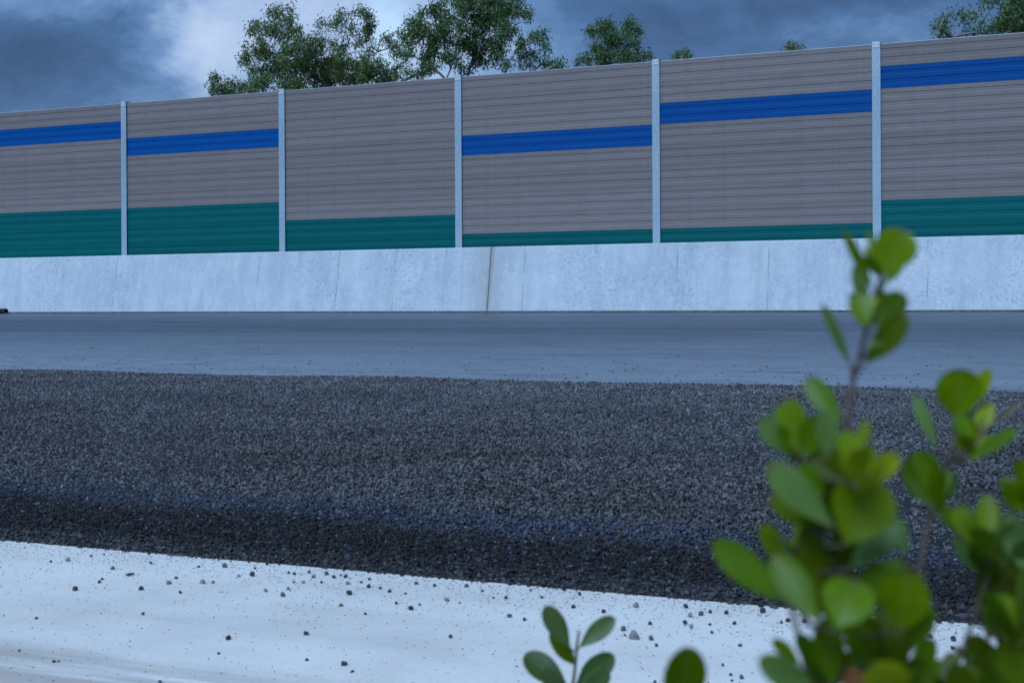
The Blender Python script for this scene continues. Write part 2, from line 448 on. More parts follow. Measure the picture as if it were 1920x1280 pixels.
sheet('ground', [(-900, -0.75), (8.0, -0.75), (22.9, -0.36), (26, -0.30), (1500, -0.30)], -1500, 1500, MAT_LAND)
sheet('garden_bed', [(-6.0, -0.60), (0.9, -0.60), (V_WHITE0 + 0.04, -0.668)], -12, 10, MAT_SOIL)
sheet('concrete_strip', [(V_WHITE0, -0.658), (1.45, -0.664), (1.70, -0.668), (1.92, -0.662), (2.15, -0.652), (V_EDGE + 0.10, Z_WHITE)], -30, 20, MAT_WHITE)
sheet('gravel_bed', [(V_EDGE + 0.012, -0.668), (V_EDGE + 0.022, -0.650), (V_EDGE + 0.09, -0.644), (5.0, -0.632), (V_GRAVEL1 - 0.03, -0.604), (V_GRAVEL1 - 0.005, -0.62)], -30, 20, MAT_GSHEET)
sheet('road', [(V_GRAVEL1 - 0.35, road_z(V_GRAVEL1) - 0.012), (V_GRAVEL1, road_z(V_GRAVEL1)), (V_BASE + 0.02, Z_ROAD1)], -120, 60, MAT_ROAD)

# ------------------------------------------------------------------ concrete barrier
joint_u = uvz(on_v(916.5, 522, 22.3))[0]
BZ0, BZ1 = Z_ROAD1, on_v(960, 462, 22.44).z
def barrier(u0, u1, label, mat):
    r = empty('concrete_barrier', W * u0 + N * V_BASE + Vector((0, 0, BZ0)), RZ)
    h = BZ1 - BZ0; L = u1 - u0
    b = MB()
    b.extrude([(0.0, 0.0), (0.235, h - 0.022), (0.262, h), (0.47, h), (0.49, h - 0.02), (0.55, -0.1), (0.0, -0.1)], 0, L)
    tag(link('wall_body', b.mesh('wall_body'), mat, r))
    b = MB(); b.extrude([(-0.035, -0.02), (-0.033, 0.030), (-0.004, 0.036), (0.02, 0.036), (0.02, -0.02)], 0.004, L - 0.004)
    link('footing', b.mesh('footing'), MAT_FOOTING, r)
    tag(r, label, 'barrier')
    return r, h
rL, BH = barrier(-70.0, joint_u - 0.008, 'pale sloping concrete road barrier to the left of the dark vertical joint', barrier_mat('barrier_concrete_left', joint_u - 0.008 + 70.0, 3.0))
rR, BH = barrier(joint_u + 0.008, 25.0, 'pale sloping concrete road barrier to the right of the dark vertical joint', barrier_mat('barrier_concrete_right', 0.0, 11.0))
b = MB(); b.extrude([(0.02, 0.0), (0.250, BH - 0.03), (0.44, BH - 0.03), (0.5, 0.0)], joint_u + 70.0 - 0.0075, joint_u + 70.0 + 0.0075)
link('joint_filler', b.mesh('joint_filler'), MAT_FILLER, rL)
# ------------------------------------------------------------------ noise wall
V_POST, V_PANEL = 22.74, 22.775
wall = empty('noise_barrier', (0, 0, 0), RZ)
tag(wall, 'tall ribbed noise wall in taupe, blue and green panels between steel posts', 'noise barrier')
post_px = [232.0, 528.4, 859.3, 1230.2, 1643.8]
post_u = [uvz(on_v(px, 330, V_POST))[0] for px in post_px]
step_l, step_r = post_u[1] - post_u[0], post_u[-1] - post_u[-2]
post_u = [post_u[0] - 2 * step_l, post_u[0] - step_l] + post_u + [post_u[-1] + step_r, post_u[-1] + 2 * step_r]
Z_TOP = on_v(960, 137.6, V_PANEL).z
MOD = 0.3835
Z_POST = Z_TOP + 0.035
HW = 0.070
pb = MB()
pb.box(-HW, HW, 0, 0.012, -0.3, Z_POST); pb.box(-0.005, 0.005, 0.0125, 0.1675, -0.3, Z_POST - 0.001); pb.box(-HW, HW, 0.168, 0.18, -0.3, Z_POST)
post_me = pb.mesh('post_section'); post_me.materials.append(MAT_STEEL)
cb = MB(); cb.box(-0.058, 0.058, -0.008, -0.0005, Z_POST - 0.095, Z_POST + 0.004)
cb.box(-HW - 0.003, HW + 0.003, -0.008, 0.183, Z_POST + 0.0045, Z_POST + 0.009)
cap_me = cb.mesh('cap_plate'); cap_me.materials.append(MAT_CAP)
bb = MB(); bb.tube([(0, -0.020, 0), (0, -0.0085, 0)], [0.009, 0.009], 6)
bolt_me = bb.mesh('bolt'); bolt_me.materials.append(MAT_STEEL)
for i, u in enumerate(post_u):
    p = link('post', post_me, None, wall); p.location = (u, V_POST, 0)
    c = link('cap_plate', cap_me, None, p)
    for s in (-1, 1):
        k = link('bolt', bolt_me, None, p); k.location = (s * 0.034, 0, Z_POST - 0.03)

def panel_profile():
    """(depth, height) of one cassette, height measured up from its lower edge; depth grows away from the road"""
    H = MOD; d = 0.0072; a, e = 0.012, 0.003           # a: sill that catches the sky, e: soffit in shade
    f = lambda t: H * (1 - t)
    front = [(0.003, 0.0012), (0.0, 0.003), (0.0, f(0.80) - a / 2), (d, f(0.80) + a / 2),
             (d, f(0.585) - e / 2), (0.0, f(0.585) + e / 2), (0.0, f(0.385) - a / 2), (d, f(0.385) + a / 2),
             (d, f(0.205) - e / 2), (0.0, f(0.205) + e / 2), (0.0, H - 0.005), (0.004, H - 0.001)]
    back = [(0.110, H - 0.0015), (0.110, 0.0012)]
    return front + back
# wall rows: blue band row (counted from the top) and number of green rows, bay by bay
bays = [(2, 2), (1, 3), (2, 3), (None, 2), (3, 1), (2, 1), (1, 2), (2, 2)]
NROW = 9
prof = panel_profile()
for i in range(len(post_u) - 1):
    u0, u1 = post_u[i] + 0.012, post_u[i + 1] - 0.012
    b = MB(); b.extrude([(q[0], q[1]) for q in prof], 0, u1 - u0)
    me = b.mesh('panel'); me.materials.append(MAT_TAUPE)
    blue, green = bays[i]
    for r in range(NROW):
        o = link('panel', me, None, wall)
        o.location = (u0, V_PANEL, Z_TOP - (r + 1) * MOD)
        o.material_slots[0].link = 'OBJECT'
        o.material_slots[0].material = MAT_BLUE if r == blue else (MAT_GREEN if r >= NROW - green else MAT_TAUPE)
        if r == blue: o['label'] = 'bright blue panel'
    b = MB(); b.box(0.06, u1 - u0 - 0.06, -0.003, 0.113, 0.0, 0.009)
    o = link('top_trim', b.mesh('top_trim'), MAT_CAP, wall); o.location = (u0, V_PANEL, Z_TOP + 0.0005)

# ------------------------------------------------------------------ black pipe at the foot of the barrier
pe = on_z(11.0, 584, road_z(22.05) + 0.055)
pu, pv, pz = uvz(on_v(10.5, 584, 22.05))
r = empty('drain_pipe', W * pu + N * 22.06 + Vector((0, 0, road_z(22.06))), RZ - math.radians(14))
b = MB(); b.tube([(-2.6, 0, 0.060), (-1.2, 0, 0.060), (0, 0, 0.060)], [0.058] * 3, 18, cap=False)
b.tube([(0, 0, 0.060), (-2.6, 0, 0.060)], [0.047] * 2, 18, cap=False)
link('pipe_wall', b.mesh('pipe_wall', True), MAT_PIPE, r)
b = MB()
for k in range(18):
    a0, a1 = 2 * math.pi * k / 18, 2 * math.pi * (k + 1) / 18
    n0 = len(b.v)
    b.v += [(0.002, rr * math.cos(a), 0.060 + rr * math.sin(a)) for rr, a in ((0.047, a0), (0.058, a0), (0.058, a1), (0.047, a1))]
    b.f.append((n0, n0 + 1, n0 + 2, n0 + 3))
link('pipe_rim', b.mesh('pipe_rim'), MAT_RIM, r)
tag(r, 'short black pipe lying on the road against the concrete barrier', 'pipe')

# ------------------------------------------------------------------ gravel
def stone_mesh(name, seed, sub=1, flat=0.7, rough=0.28):
    rg = random.Random(seed)
    bm = bmesh.new(); bmesh.ops.create_icosphere(bm, subdivisions=sub, radius=0.5)
    planes = [(Vector((rg.gauss(0, 1), rg.gauss(0, 1), rg.gauss(0, 1))).normalized(), rg.uniform(0.27, 0.44)) for _ in range(7)]
    for v_ in bm.verts:
        for n_, d_ in planes:                     # chip flat faces off the ball
            k = v_.co.dot(n_) - d_
            if k > 0: v_.co -= n_ * k
        v_.co *= 1 + rg.uniform(-rough, rough) * 0.35
        v_.co.z *= flat
    m = bpy.data.meshes.new(name); bm.to_mesh(m); bm.free()
    return m

def build_gravel():
    pts = []
    v_ = V_EDGE + 0.008
    while v_ < V_GRAVEL1 + 0.01:
        sp = 0.0108 if v_ < 3.35 else 0.0122 if v_ < 3.9 else (0.0136 if v_ < 5.5 else (0.0160 if v_ < 7.5 else 0.0185))
        ul, ur = -0.985 * v_ - 0.55, -0.0113 * v_ + 0.55
        n = int((ur - ul) / sp)
        uu = ul + (np.arange(n) + RNG.uniform(-0.45, 0.45, n)) * sp
        vv = v_ + RNG.uniform(-0.5, 0.5, n) * sp
        pts.append(np.stack([uu, vv, np.full(n, sp)], 1))
        v_ += sp * 0.86
    P = np.concatenate(pts)
    wav = 0.03 * np.sin(P[:, 0] * 1.3 + 0.6) + 0.02 * np.sin(P[:, 0] * 3.7) + 0.012 * np.sin(P[:, 0] * 9.1)
    far = (P[:, 1] < V_GRAVEL1 - 0.03 + wav + RNG.normal(0, 0.022, len(P)))
    near = P[:, 1] > V_EDGE + 0.010 + 0.003 * np.sin(P[:, 0] * 7.0) + RNG.normal(0, 0.006, len(P))
    P = P[far & near]
    n = len(P)
    z = np.interp(P[:, 1], [V_EDGE, V_EDGE + 0.09, 5.0, V_GRAVEL1 - 0.03, V_GRAVEL1 + 0.1], [-0.653, -0.643, -0.630, -0.603, -0.600])
    z = z + 0.006 * np.sin(P[:, 0] * 2.1 + P[:, 1] * 1.3) * np.clip((P[:, 1] - 3) * 2, 0, 1) + RNG.uniform(-0.006, 0.008, n)
    co = np.stack([P[:, 0], P[:, 1], z], 1)
    rot = RNG.uniform(0, 2 * np.pi, (n, 3)); rot[:, :2] = RNG.normal(0, 0.6, (n, 2))
    scale = P[:, 2] * np.clip(RNG.lognormal(-0.05, 0.30, n), 0.45, 1.8)
    tone = RNG.uniform(0, 1, n)
    # clumps of browner, darker stone
    patch = np.sin(P[:, 0] * 2.3 + 1.7 * np.sin(P[:, 1] * 1.9)) * np.sin(P[:, 1] * 3.1 + np.sin(P[:, 0] * 1.4))
    patch2 = np.sin(P[:, 0] * 5.1 + 2.0 * np.sin(P[:, 1] * 4.3)) * np.sin(P[:, 1] * 6.7 + 1.3 * np.sin(P[:, 0] * 3.3))
    mid = np.exp(-((P[:, 1] - 4.6) / 0.9) ** 2)
    tone = tone - (0.22 * np.clip(patch, 0, 1) + 0.14 * np.clip(patch2, 0, 1) + 0.10 * mid) * RNG.uniform(0, 1.6, n) + 0.10 * np.clip((P[:, 1] - 6.5) / 2, 0, 1)
    tone = np.clip(tone, 0, 1)
    brown = np.clip(RNG.normal(-0.05, 0.25, n) + 0.22 * np.clip(patch, 0, 1) + 0.16 * mid, 0, 1)
    edge = 3.50 + 0.05 * np.sin(P[:, 0] * 1.7) + 0.03 * np.sin(P[:, 0] * 5.3)
    damp = np.clip((edge - P[:, 1]) / 0.45 + 0.22, 0, 1) * 0.98
    rim = np.clip((V_EDGE + 0.17 - P[:, 1]) / 0.10, 0, 1)
    damp = damp * (1 - 0.45 * rim)
    damp = np.where(RNG.uniform(0, 1, n) < 0.10, damp * 0.45, damp) * RNG.uniform(0.8, 1, n)
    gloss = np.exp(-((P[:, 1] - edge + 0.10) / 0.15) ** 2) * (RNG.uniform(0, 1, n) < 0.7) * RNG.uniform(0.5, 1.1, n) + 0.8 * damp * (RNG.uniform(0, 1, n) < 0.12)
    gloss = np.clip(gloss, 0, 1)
    m = bpy.data.meshes.new('gravel')
    m.vertices.add(n); m.vertices.foreach_set('co', co.ravel())
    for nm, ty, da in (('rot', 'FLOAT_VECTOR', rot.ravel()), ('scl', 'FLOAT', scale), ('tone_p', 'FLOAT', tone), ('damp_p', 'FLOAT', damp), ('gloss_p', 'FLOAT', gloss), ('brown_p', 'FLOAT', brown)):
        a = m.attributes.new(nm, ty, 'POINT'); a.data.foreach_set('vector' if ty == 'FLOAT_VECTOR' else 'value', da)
    a = m.attributes.new('pick', 'INT', 'POINT'); a.data.foreach_set('value', RNG.integers(0, 6, n).astype(np.int32))
    o = link('gravel', m, MAT_STONE); o.rotation_euler = (0, 0, RZ)
    tag(o, 'dark crushed stone gravel spread between the road and the white strip', 'gravel', kind='stuff')
    ng = bpy.data.node_groups.new('gravel_scatter', 'GeometryNodeTree')
    ng.interface.new_socket('Geometry', in_out='INPUT', socket_type='NodeSocketGeometry')
    ng.interface.new_socket('Geometry', in_out='OUTPUT', socket_type='NodeSocketGeometry')
    N_, L_ = ng.nodes, ng.links
    gi, go = N_.new('NodeGroupInput'), N_.new('NodeGroupOutput')
    def attr(nm, ty):
        a = N_.new('GeometryNodeInputNamedAttribute'); a.data_type = ty; a.inputs['Name'].default_value = nm
        return [q for q in a.outputs if q.enabled and q.name == 'Attribute'][0]
    join = N_.new('GeometryNodeGeometryToInstance')
    for k in range(6):
        ico = N_.new('GeometryNodeMeshIcoSphere'); ico.inputs['Radius'].default_value = 0.5; ico.inputs['Subdivisions'].default_value = 1
        pos = N_.new('GeometryNodeInputPosition')
        nz = N_.new('ShaderNodeTexNoise'); nz.inputs['Scale'].default_value = 1.5; nz.noise_dimensions = '4D'; nz.inputs['W'].default_value = k * 7.3
        L_.new(pos.outputs[0], nz.inputs['Vector'])
        sub = N_.new('ShaderNodeVectorMath'); sub.operation = 'SUBTRACT'; sub.inputs[1].default_value = (0.5, 0.5, 0.5)
        L_.new(nz.outputs['Color'], sub.inputs[0])
        scv = N_.new('ShaderNodeVectorMath'); scv.operation = 'SCALE'; scv.inputs['Scale'].default_value = 1.15
        L_.new(sub.outputs[0], scv.inputs[0])
        sp = N_.new('GeometryNodeSetPosition'); L_.new(ico.outputs['Mesh'], sp.inputs['Geometry']); L_.new(scv.outputs[0], sp.inputs['Offset'])
        tr = N_.new('GeometryNodeTransform'); tr.inputs['Scale'].default_value = (1.0, 0.62 + 0.07 * (k % 4), 0.52 + 0.06 * (k % 3))
        L_.new(sp.outputs[0], tr.inputs['Geometry'])
        smt = N_.new('GeometryNodeSetMaterial'); smt.inputs['Material'].default_value = MAT_STONE
        L_.new(tr.outputs[0], smt.inputs['Geometry'])
        shs = N_.new('GeometryNodeSetShadeSmooth'); shs.inputs['Shade Smooth'].default_value = False
        L_.new(smt.outputs[0], shs.inputs['Geometry'])
        L_.new(shs.outputs[0], join.inputs['Geometry'])
    iop = N_.new('GeometryNodeInstanceOnPoints')
    L_.new(gi.outputs[0], iop.inputs['Points']); L_.new(join.outputs[0], iop.inputs['Instance'])
    iop.inputs['Pick Instance'].default_value = True
    L_.new(attr('pick', 'INT'), iop.inputs['Instance Index'])
    L_.new(attr('rot', 'FLOAT_VECTOR'), iop.inputs['Rotation'])
    L_.new(attr('scl', 'FLOAT'), iop.inputs['Scale'])
    prev = iop.outputs[0]
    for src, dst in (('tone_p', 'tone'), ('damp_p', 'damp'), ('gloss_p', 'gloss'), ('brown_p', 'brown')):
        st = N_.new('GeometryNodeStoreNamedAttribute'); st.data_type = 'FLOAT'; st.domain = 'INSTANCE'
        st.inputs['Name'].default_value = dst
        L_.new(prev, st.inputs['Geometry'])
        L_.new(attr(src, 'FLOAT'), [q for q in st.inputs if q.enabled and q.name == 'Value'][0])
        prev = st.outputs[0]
    L_.new(prev, go.inputs[0])
    md = o.modifiers.new('scatter', 'NODES'); md.node_group = ng
    return n
NG = build_gravel()
print('gravel stones', NG)

# ------------------------------------------------------------------ loose stones on the white strip
STONES = [stone_mesh('stone', 100 + k, 2, 0.80 + 0.07 * (k % 4)) for k in range(8)]
def white_z(v): return float(np.interp(v, [V_WHITE0, 1.45, 1.70, 1.92, 2.15, V_EDGE + 0.1], [-0.658, -0.664, -0.668, -0.662, -0.652, Z_WHITE]))
D, G, P_, B_ = 'd', 'g', 'p', 'b'
loose = [(127, 1049, 10, P_), (211, 1065, 9, G), (141, 1104, 10, D), (195, 1039, 5, D), (171, 1042, 6, D), (95, 1052, 6, D), (186, 1091, 7, D),
 (192, 1085, 6, D), (265, 1103, 10, D), (283, 1055, 8, G), (330, 1083, 7, G), (316, 1092, 11, P_), (380, 1091, 11, P_), (399, 1091, 8, P_),
 (338, 1110, 8, D), (372, 1062, 6, D), (421, 1060, 12, G), (448, 1079, 8, P_), (473, 1077, 11, D), (478, 1065, 5, D), (541, 1073, 6, D),
 (552, 1075, 8, D), (580, 1072, 8, G), (588, 1081, 7, G), (612, 1075, 9, G), (626, 1081, 9, D), (639, 1078, 5, D), (648, 1080, 9, D),
 (551, 1091, 6, D), (569, 1091, 8, P_), (603, 1091, 7, D), (651, 1093, 9, P_), (677, 1091, 6, D), (693, 1085, 8, G), (541, 1103, 7, G),
 (530, 1115, 11, G), (498, 1107, 9, P_), (655, 1111, 13, D), (691, 1099, 10, D), (640, 1134, 8, G), (685, 1150, 6, D), (268, 1150, 8, D),
 (68, 1159, 7, D), (7, 1154, 5, D), (428, 1196, 13, B_), (410, 1225, 8, D), (574, 1187, 11, D), (576, 1237, 8, D), (645, 1244, 14, D),
 (660, 1259, 9, B_), (300, 1278, 8, B_), (36, 1219, 7, B_), (101, 1240, 9, D), (110, 1240, 6, D),
 (770, 1140, 11, D), (743, 1130, 8, D), (787, 1133, 6, G), (838, 1124, 11, P_), (875, 1098, 9, G), (815, 1097, 8, D), (845, 1193, 9, D),
 (780, 1093, 9, G), (925, 1120, 5, D), (730, 1108, 8, D), (713, 1102, 7, G), (760, 1112, 6, D), (862, 1130, 5, D), (905, 1107, 7, G),
 (949, 1120, 8, D), (955, 1154, 11, G), (983, 1161, 8, D), (1016, 1119, 7, D), (1075, 1137, 9, D), (1132, 1146, 10, D), (1192, 1135, 12, P_),
 (1219, 1168, 10, D), (1169, 1179, 12, G), (1172, 1190, 6, D), (1189, 1192, 23, P_), (1221, 1196, 12, G), (1231, 1209, 8, D), (1286, 1136, 12, D),
 (1294, 1153, 11, P_), (1314, 1150, 12, G), (1332, 1147, 8, D), (1362, 1148, 11, D), (1284, 1167, 11, D), (1296, 1174, 10, P_), (1331, 1170, 7, D),
 (1335, 1185, 8, D), (1377, 1168, 9, D), (1388, 1209, 9, D), (1355, 1246, 8, D), (1370, 1264, 8, D), (1390, 1269, 11, G), (1372, 1275, 6, D),
 (1228, 1278, 8, D), (1087, 1113, 9, D), (1430, 1145, 12, D), (995, 1106, 6, D), (969, 1249, 5, D), (1481, 1235, 21, G), (1465, 1166, 8, D),
 (1477, 1163, 9, D), (1508, 1164, 10, D), (1743, 1192, 12, G), (1788, 1198, 12, D), (1786, 1214, 10, D), (1746, 1222, 11, D), (1734, 1171, 10, D)]
SM = {D: ST_DARK, G: ST_MID, P_: ST_PALE, B_: ST_BROWN}
CN = {D: 'dark', G: 'mid grey', P_: 'pale grey', B_: 'brown'}
special = {(1189, 1192): 'largest pale grey angular stone on the white strip, right of the small leafy sprout',
           (1481, 1235): 'large mid grey stone on the white strip behind the tall shrub',
           (428, 1196): 'rounded brown stone alone on the lower left of the white strip',
           (645, 1244): 'large dark stone on the lower white strip beside a smaller brown one',
           (660, 1259): 'small brown stone just below the large dark stone on the lower white strip',
           (1192, 1135): 'flat pale grey stone near the gravel edge above the largest pale stone',
           (574, 1187): 'lone dark elongated stone in the middle of the white strip',
           (655, 1111): 'biggest dark stone in the cluster close to the gravel edge',
           (127, 1049): 'pale grey stone at the far left of the white strip'}
ORD = ['first', 'second', 'third', 'fourth', 'fifth', 'sixth', 'seventh', 'eighth', 'ninth', 'tenth', 'eleventh', 'twelfth', 'thirteenth', 'fourteenth', 'fifteenth']
def bucket(q):
    px, py, w, kd = q
    return (CN[kd], 'near the gravel' if (py - (1019 + 0.0869 * px)) < 40 else 'away from the gravel',
            'far left' if px < 300 else ('left half' if px < 620 else ('left of sprout' if px < 1000 else ('right of sprout' if px < 1300 else 'beside tall shrub'))))
buckets = {}
for q in sorted(loose):
    if q[:2] not in special: buckets.setdefault(bucket(q), []).append(q)
def stone_label(q):
    bk = bucket(q); lst = buckets[bk]
    if len(lst) == 1: return 'only loose %s stone on the white strip %s, %s' % bk
    return '%s from left of the %s loose stones %s, %s' % (ORD[lst.index(q)], bk[0], bk[1], bk[2])
for k, (px, py, w, kd) in enumerate(loose):
    p = on_z(px, py, Z_WHITE + 0.004)
    zz = white_z(uvz(p)[1])
    p = on_z(px, py + w * 0.25, zz)
    s = w / FPX * p.y * 1.04
    o = link('stone', STONES[k % 8])
    if len(STONES[k % 8].materials) == 0: STONES[k % 8].materials.append(ST_DARK)
    o.material_slots[0].link = 'OBJECT'; o.material_slots[0].material = SM[kd]
    rg = random.Random(k)
    o.location = p + Vector((0, 0, s * 0.30)); o.scale = (s, s * rg.uniform(0.7, 1), s * rg.uniform(0.85, 1.15))
    o.rotation_euler = (rg.gauss(0, 0.25), rg.gauss(0, 0.25), rg.uniform(0, 6.28))
    lab = special.get((px, py)) or stone_label((px, py, w, kd))
    tag(o, lab, 'stone', 'loose stones on the white strip')
p = on_z(244, 1079, Z_WHITE)
b = MB(); b.tube([(-0.009, -0.003, 0.0035), (-0.003, 0.0, 0.004), (0.004, 0.002, 0.004), (0.010, 0.006, 0.0035)], [0.0022, 0.0034, 0.0032, 0.0018], 6)
o = link('stone_splinter', b.mesh('stone_splinter'), ST_DARK); o.location = p; o.rotation_euler = (0, 0, 0.35)
tag(o, 'thin dark splinter of stone on the left of the white strip', 'stone')

# fine grit, too small to pick apart
def grit(name, n, fn, s0, s1, mat, label):
    mb_v, mb_f = [], []
    for _ in range(n):
        u, v_, z_ = fn(); s = random.uniform(s0, s1)
        b0 = len(mb_v); a = random.uniform(0, 6.28); e = random.uniform(0.45, 1.0)
        for k in range(4):
            t = a + k * math.pi / 2
            mb_v.append((u + s * math.cos(t), v_ + s * e * math.sin(t), z_ + 0.0002))
        mb_v.append((u, v_, z_ + s * random.uniform(0.5, 0.9)))
        mb_f += [(b0 + k, b0 + (k + 1) % 4, b0 + 4) for k in range(4)]
    o = link(name, mesh_from(name, mb_v, mb_f), mat); o.rotation_euler = (0, 0, RZ)
    return tag(o, label, 'grit', kind='stuff')
def fn_w():
    d = min(random.expovariate(1 / 0.13), 1.0) if random.random() < 0.75 else random.uniform(0, 1.0)
    v_ = V_EDGE - d; u = random.uniform(-0.99 * v_ - 0.3, 0.3)
    return u, v_, white_z(v_)
grit('grit', 6500, fn_w, 0.0006, 0.0024, ST_DARK, 'fine dark grit sprinkled over the white strip')
def fn_r():
    v_ = V_GRAVEL1 + 0.05 + random.expovariate(1 / 1.6); v_ = min(v_, 21.9)
    return random.uniform(-0.99 * v_ - 0.5, 0.5), v_, road_z(v_)
grit('road_grit', 600, fn_r, 0.004, 0.014, ST_DARK, 'scattered dark grit and pebbles on the grey road')
def fn_r2():
    v_ = random.uniform(V_GRAVEL1 + 0.3, 22.0)
    return random.uniform(-0.99 * v_ - 0.5, 0.5), v_, road_z(v_)
grit('pale_road_grit', 90, fn_r2, 0.004, 0.010, ST_PALE, 'scattered pale chips of stone on the grey road')
# lump of old asphalt at the gravel edge
p = on_z(328, 694, road_z(9.0))
m = stone_mesh('asphalt_lump', 900, 2, 0.45, 0.5)
o = link('asphalt_lump', m, ST_DARK); o.scale = (0.055, 0.05, 0.05); o.location = p + Vector((0, 0, 0.006))
tag(o, 'flat black lump of asphalt at the road edge beside the gravel', 'asphalt lump')

# ------------------------------------------------------------------ trees beyond the wall
def tree(label, depth, base_px, clumps, leafmat, leaf=(0.15, 0.046), dens=1.0, group='gum trees behind the noise wall', seed=1, droop=0.6):
    rg = np.random.default_rng(seed)
    gz = -0.30
    base = at(base_px, CY, depth); base.z = gz
    root = empty('gum_tree', base)
    tag(root, label, 'tree', group)
    mb = MB()
    cs = []
    for cl in clumps:
        px, py, rx, ry = cl[:4]; dn = cl[4] if len(cl) > 4 else 1.0
        dd = depth + rg.normal(0, 1) * 0.9
        c = at(px, py, dd) - base
        cs.append((np.array(c), rx / FPX * depth, ry / FPX * depth, dn))
    top = max(c[0][2] for c in cs)
    low = min(c[0][2] for c in cs)
    fork = np.array((0.0, 0.0, max(1.5, low * 0.55)))
    r0 = 0.018 * top + 0.05
    mb.tube([(0, 0, 0), (0.04, 0.02, fork[2] * 0.5), tuple(fork)], [r0 * 1.25, r0, r0 * 0.85], 8)
    quads_c, quads_a, quads_b = [], [], []
    order = sorted(cs, key=lambda q: q[0][2])
    nodes = [(fork, r0 * 0.8)]
    for c, rx, rz_, dn in order:
        # limb grows from the nearest lower node
        best = min(nodes, key=lambda q: np.linalg.norm(q[0] - c) + (6 if q[0][2] > c[2] - 0.15 else 0))
        p0, rr = best
        d = c - p0; L = np.linalg.norm(d)
        ctrl = p0 + d * 0.5 + np.array((rg.normal(0, 0.08), rg.normal(0, 0.08), 0.10)) * L
        ts = np.linspace(0, 1, 6)
        pts = [(1 - t) ** 2 * p0 + 2 * t * (1 - t) * ctrl + t * t * c for t in ts]
        r1 = max(0.018, rr * 0.55)
        mb.tube(pts, list(np.linspace(max(rr * 0.72, r1), r1, 6)), 6)
        nodes.append((pts[3], (rr * 0.72 + r1) / 2)); nodes.append((c, r1))
        # twigs and their tufts of leaves
        area = math.pi * rx * rz_
        ntuft = max(4, int(area * 15 * dn))
        for _ in range(ntuft):
            q = rg.normal(0, 1, 3); q /= np.linalg.norm(q)
            q *= rg.uniform(0.25, 1.0) ** 0.55
            tip = c + q * np.array((rx, (rx + rz_) * 0.5, rz_))
            if rg.uniform() < 0.6:
                mid = (c + tip) / 2 + rg.normal(0, 0.06, 3) * rx
                mb.tube([c, mid, tip], [0.022, 0.015, 0.008], 3, cap=False)
            nl = int(rg.uniform(40, 90) * dens)
            pos = tip + rg.normal(0, 1, (nl, 3)) * np.array((0.135, 0.135, 0.15))
            dirs = rg.normal(0, 1, (nl, 3)); dirs[:, 2] -= droop * 1.8
            dirs /= np.linalg.norm(dirs, axis=1, keepdims=True)
            sid = np.cross(dirs, rg.normal(0, 1, (nl, 3))); sid /= np.linalg.norm(sid, axis=1, keepdims=True) + 1e-9
            s = rg.uniform(0.7, 1.35, (nl, 1))
            quads_c.append(pos); quads_a.append(dirs * leaf[0] * s); quads_b.append(sid * leaf[1] * 0.5 * s)
    C = np.concatenate(quads_c); A = np.concatenate(quads_a); Bq = np.concatenate(quads_b)
    n = len(C)
    V = np.empty((n, 4, 3)); V[:, 0] = C; V[:, 1] = C + A * 0.42 + Bq; V[:, 2] = C + A; V[:, 3] = C + A * 0.42 - Bq
    m = bpy.data.meshes.new('crown')
    m.vertices.add(n * 4); m.vertices.foreach_set('co', V.ravel())
    m.loops.add(n * 4); m.loops.foreach_set('vertex_index', np.arange(n * 4, dtype=np.int32))
    m.polygons.add(n); m.polygons.foreach_set('loop_start', np.arange(0, n * 4, 4, dtype=np.int32))
    m.update(calc_edges=True)
    link('crown', m, leafmat, root)
    link('trunk', mb.mesh('trunk', True), MAT_BARK, root)
    return n
tot = 0
tot += tree('tall feathery gum tree, leftmost of the tall trees behind the wall', 56, 545, [
    (522, 28, 26, 17, .8), (545, 26, 18, 14, .7), (492, 55, 24, 18, .9), (515, 66, 30, 20, .8), (545, 58, 22, 22, .8), (478, 92, 24, 18, .9), (560, 88, 30, 20, 1),
    (510, 102, 34, 20, 1), (585, 78, 28, 20, 1), (462, 112, 14, 12, .8), (490, 132, 36, 18, 1), (545, 124, 40, 22, 1.2), (592, 118, 34, 26, 1.2), (500, 155, 40, 16, 1),
    (560, 160, 44, 20, 1.2), (470, 170, 24, 12, .8), (608, 155, 30, 22, 1.2), (520, 215, 70, 40, .5), (580, 235, 60, 40, .5)], CR_OLIVE, seed=3)
tot += tree('slender open gum tree with sky showing through, second of the tall trees', 58, 655, [
    (660, 22, 26, 13, .75), (632, 36, 18, 11, .6), (688, 36, 20, 16, .8), (648, 52, 24, 13, .55), (608, 46, 14, 12, .7), (694, 62, 16, 18, .7), (670, 74, 22, 14, .5),
    (720, 70, 13, 16, .6), (735, 90, 9, 16, .45), (690, 96, 20, 13, .6), (638, 88, 24, 16, .7), (640, 112, 30, 18, 1.1), (675, 120, 28, 18, 1.1), (620, 135, 28, 20, 1.2),
    (655, 148, 40, 16, 1.2), (650, 200, 60, 40, .5)], CR_OLIVE, seed=5)
tot += tree('low dense dark tree between the two tall gum trees', 52, 712, [
    (705, 128, 28, 15, 1.4), (732, 134, 18, 13, 1.3), (690, 142, 26, 14, 1.4), (715, 150, 30, 14, 1.4), (780, 140, 22, 10, 1.0), (705, 180, 50, 26, .6)], CR_DARK, seed=8, droop=0.3)
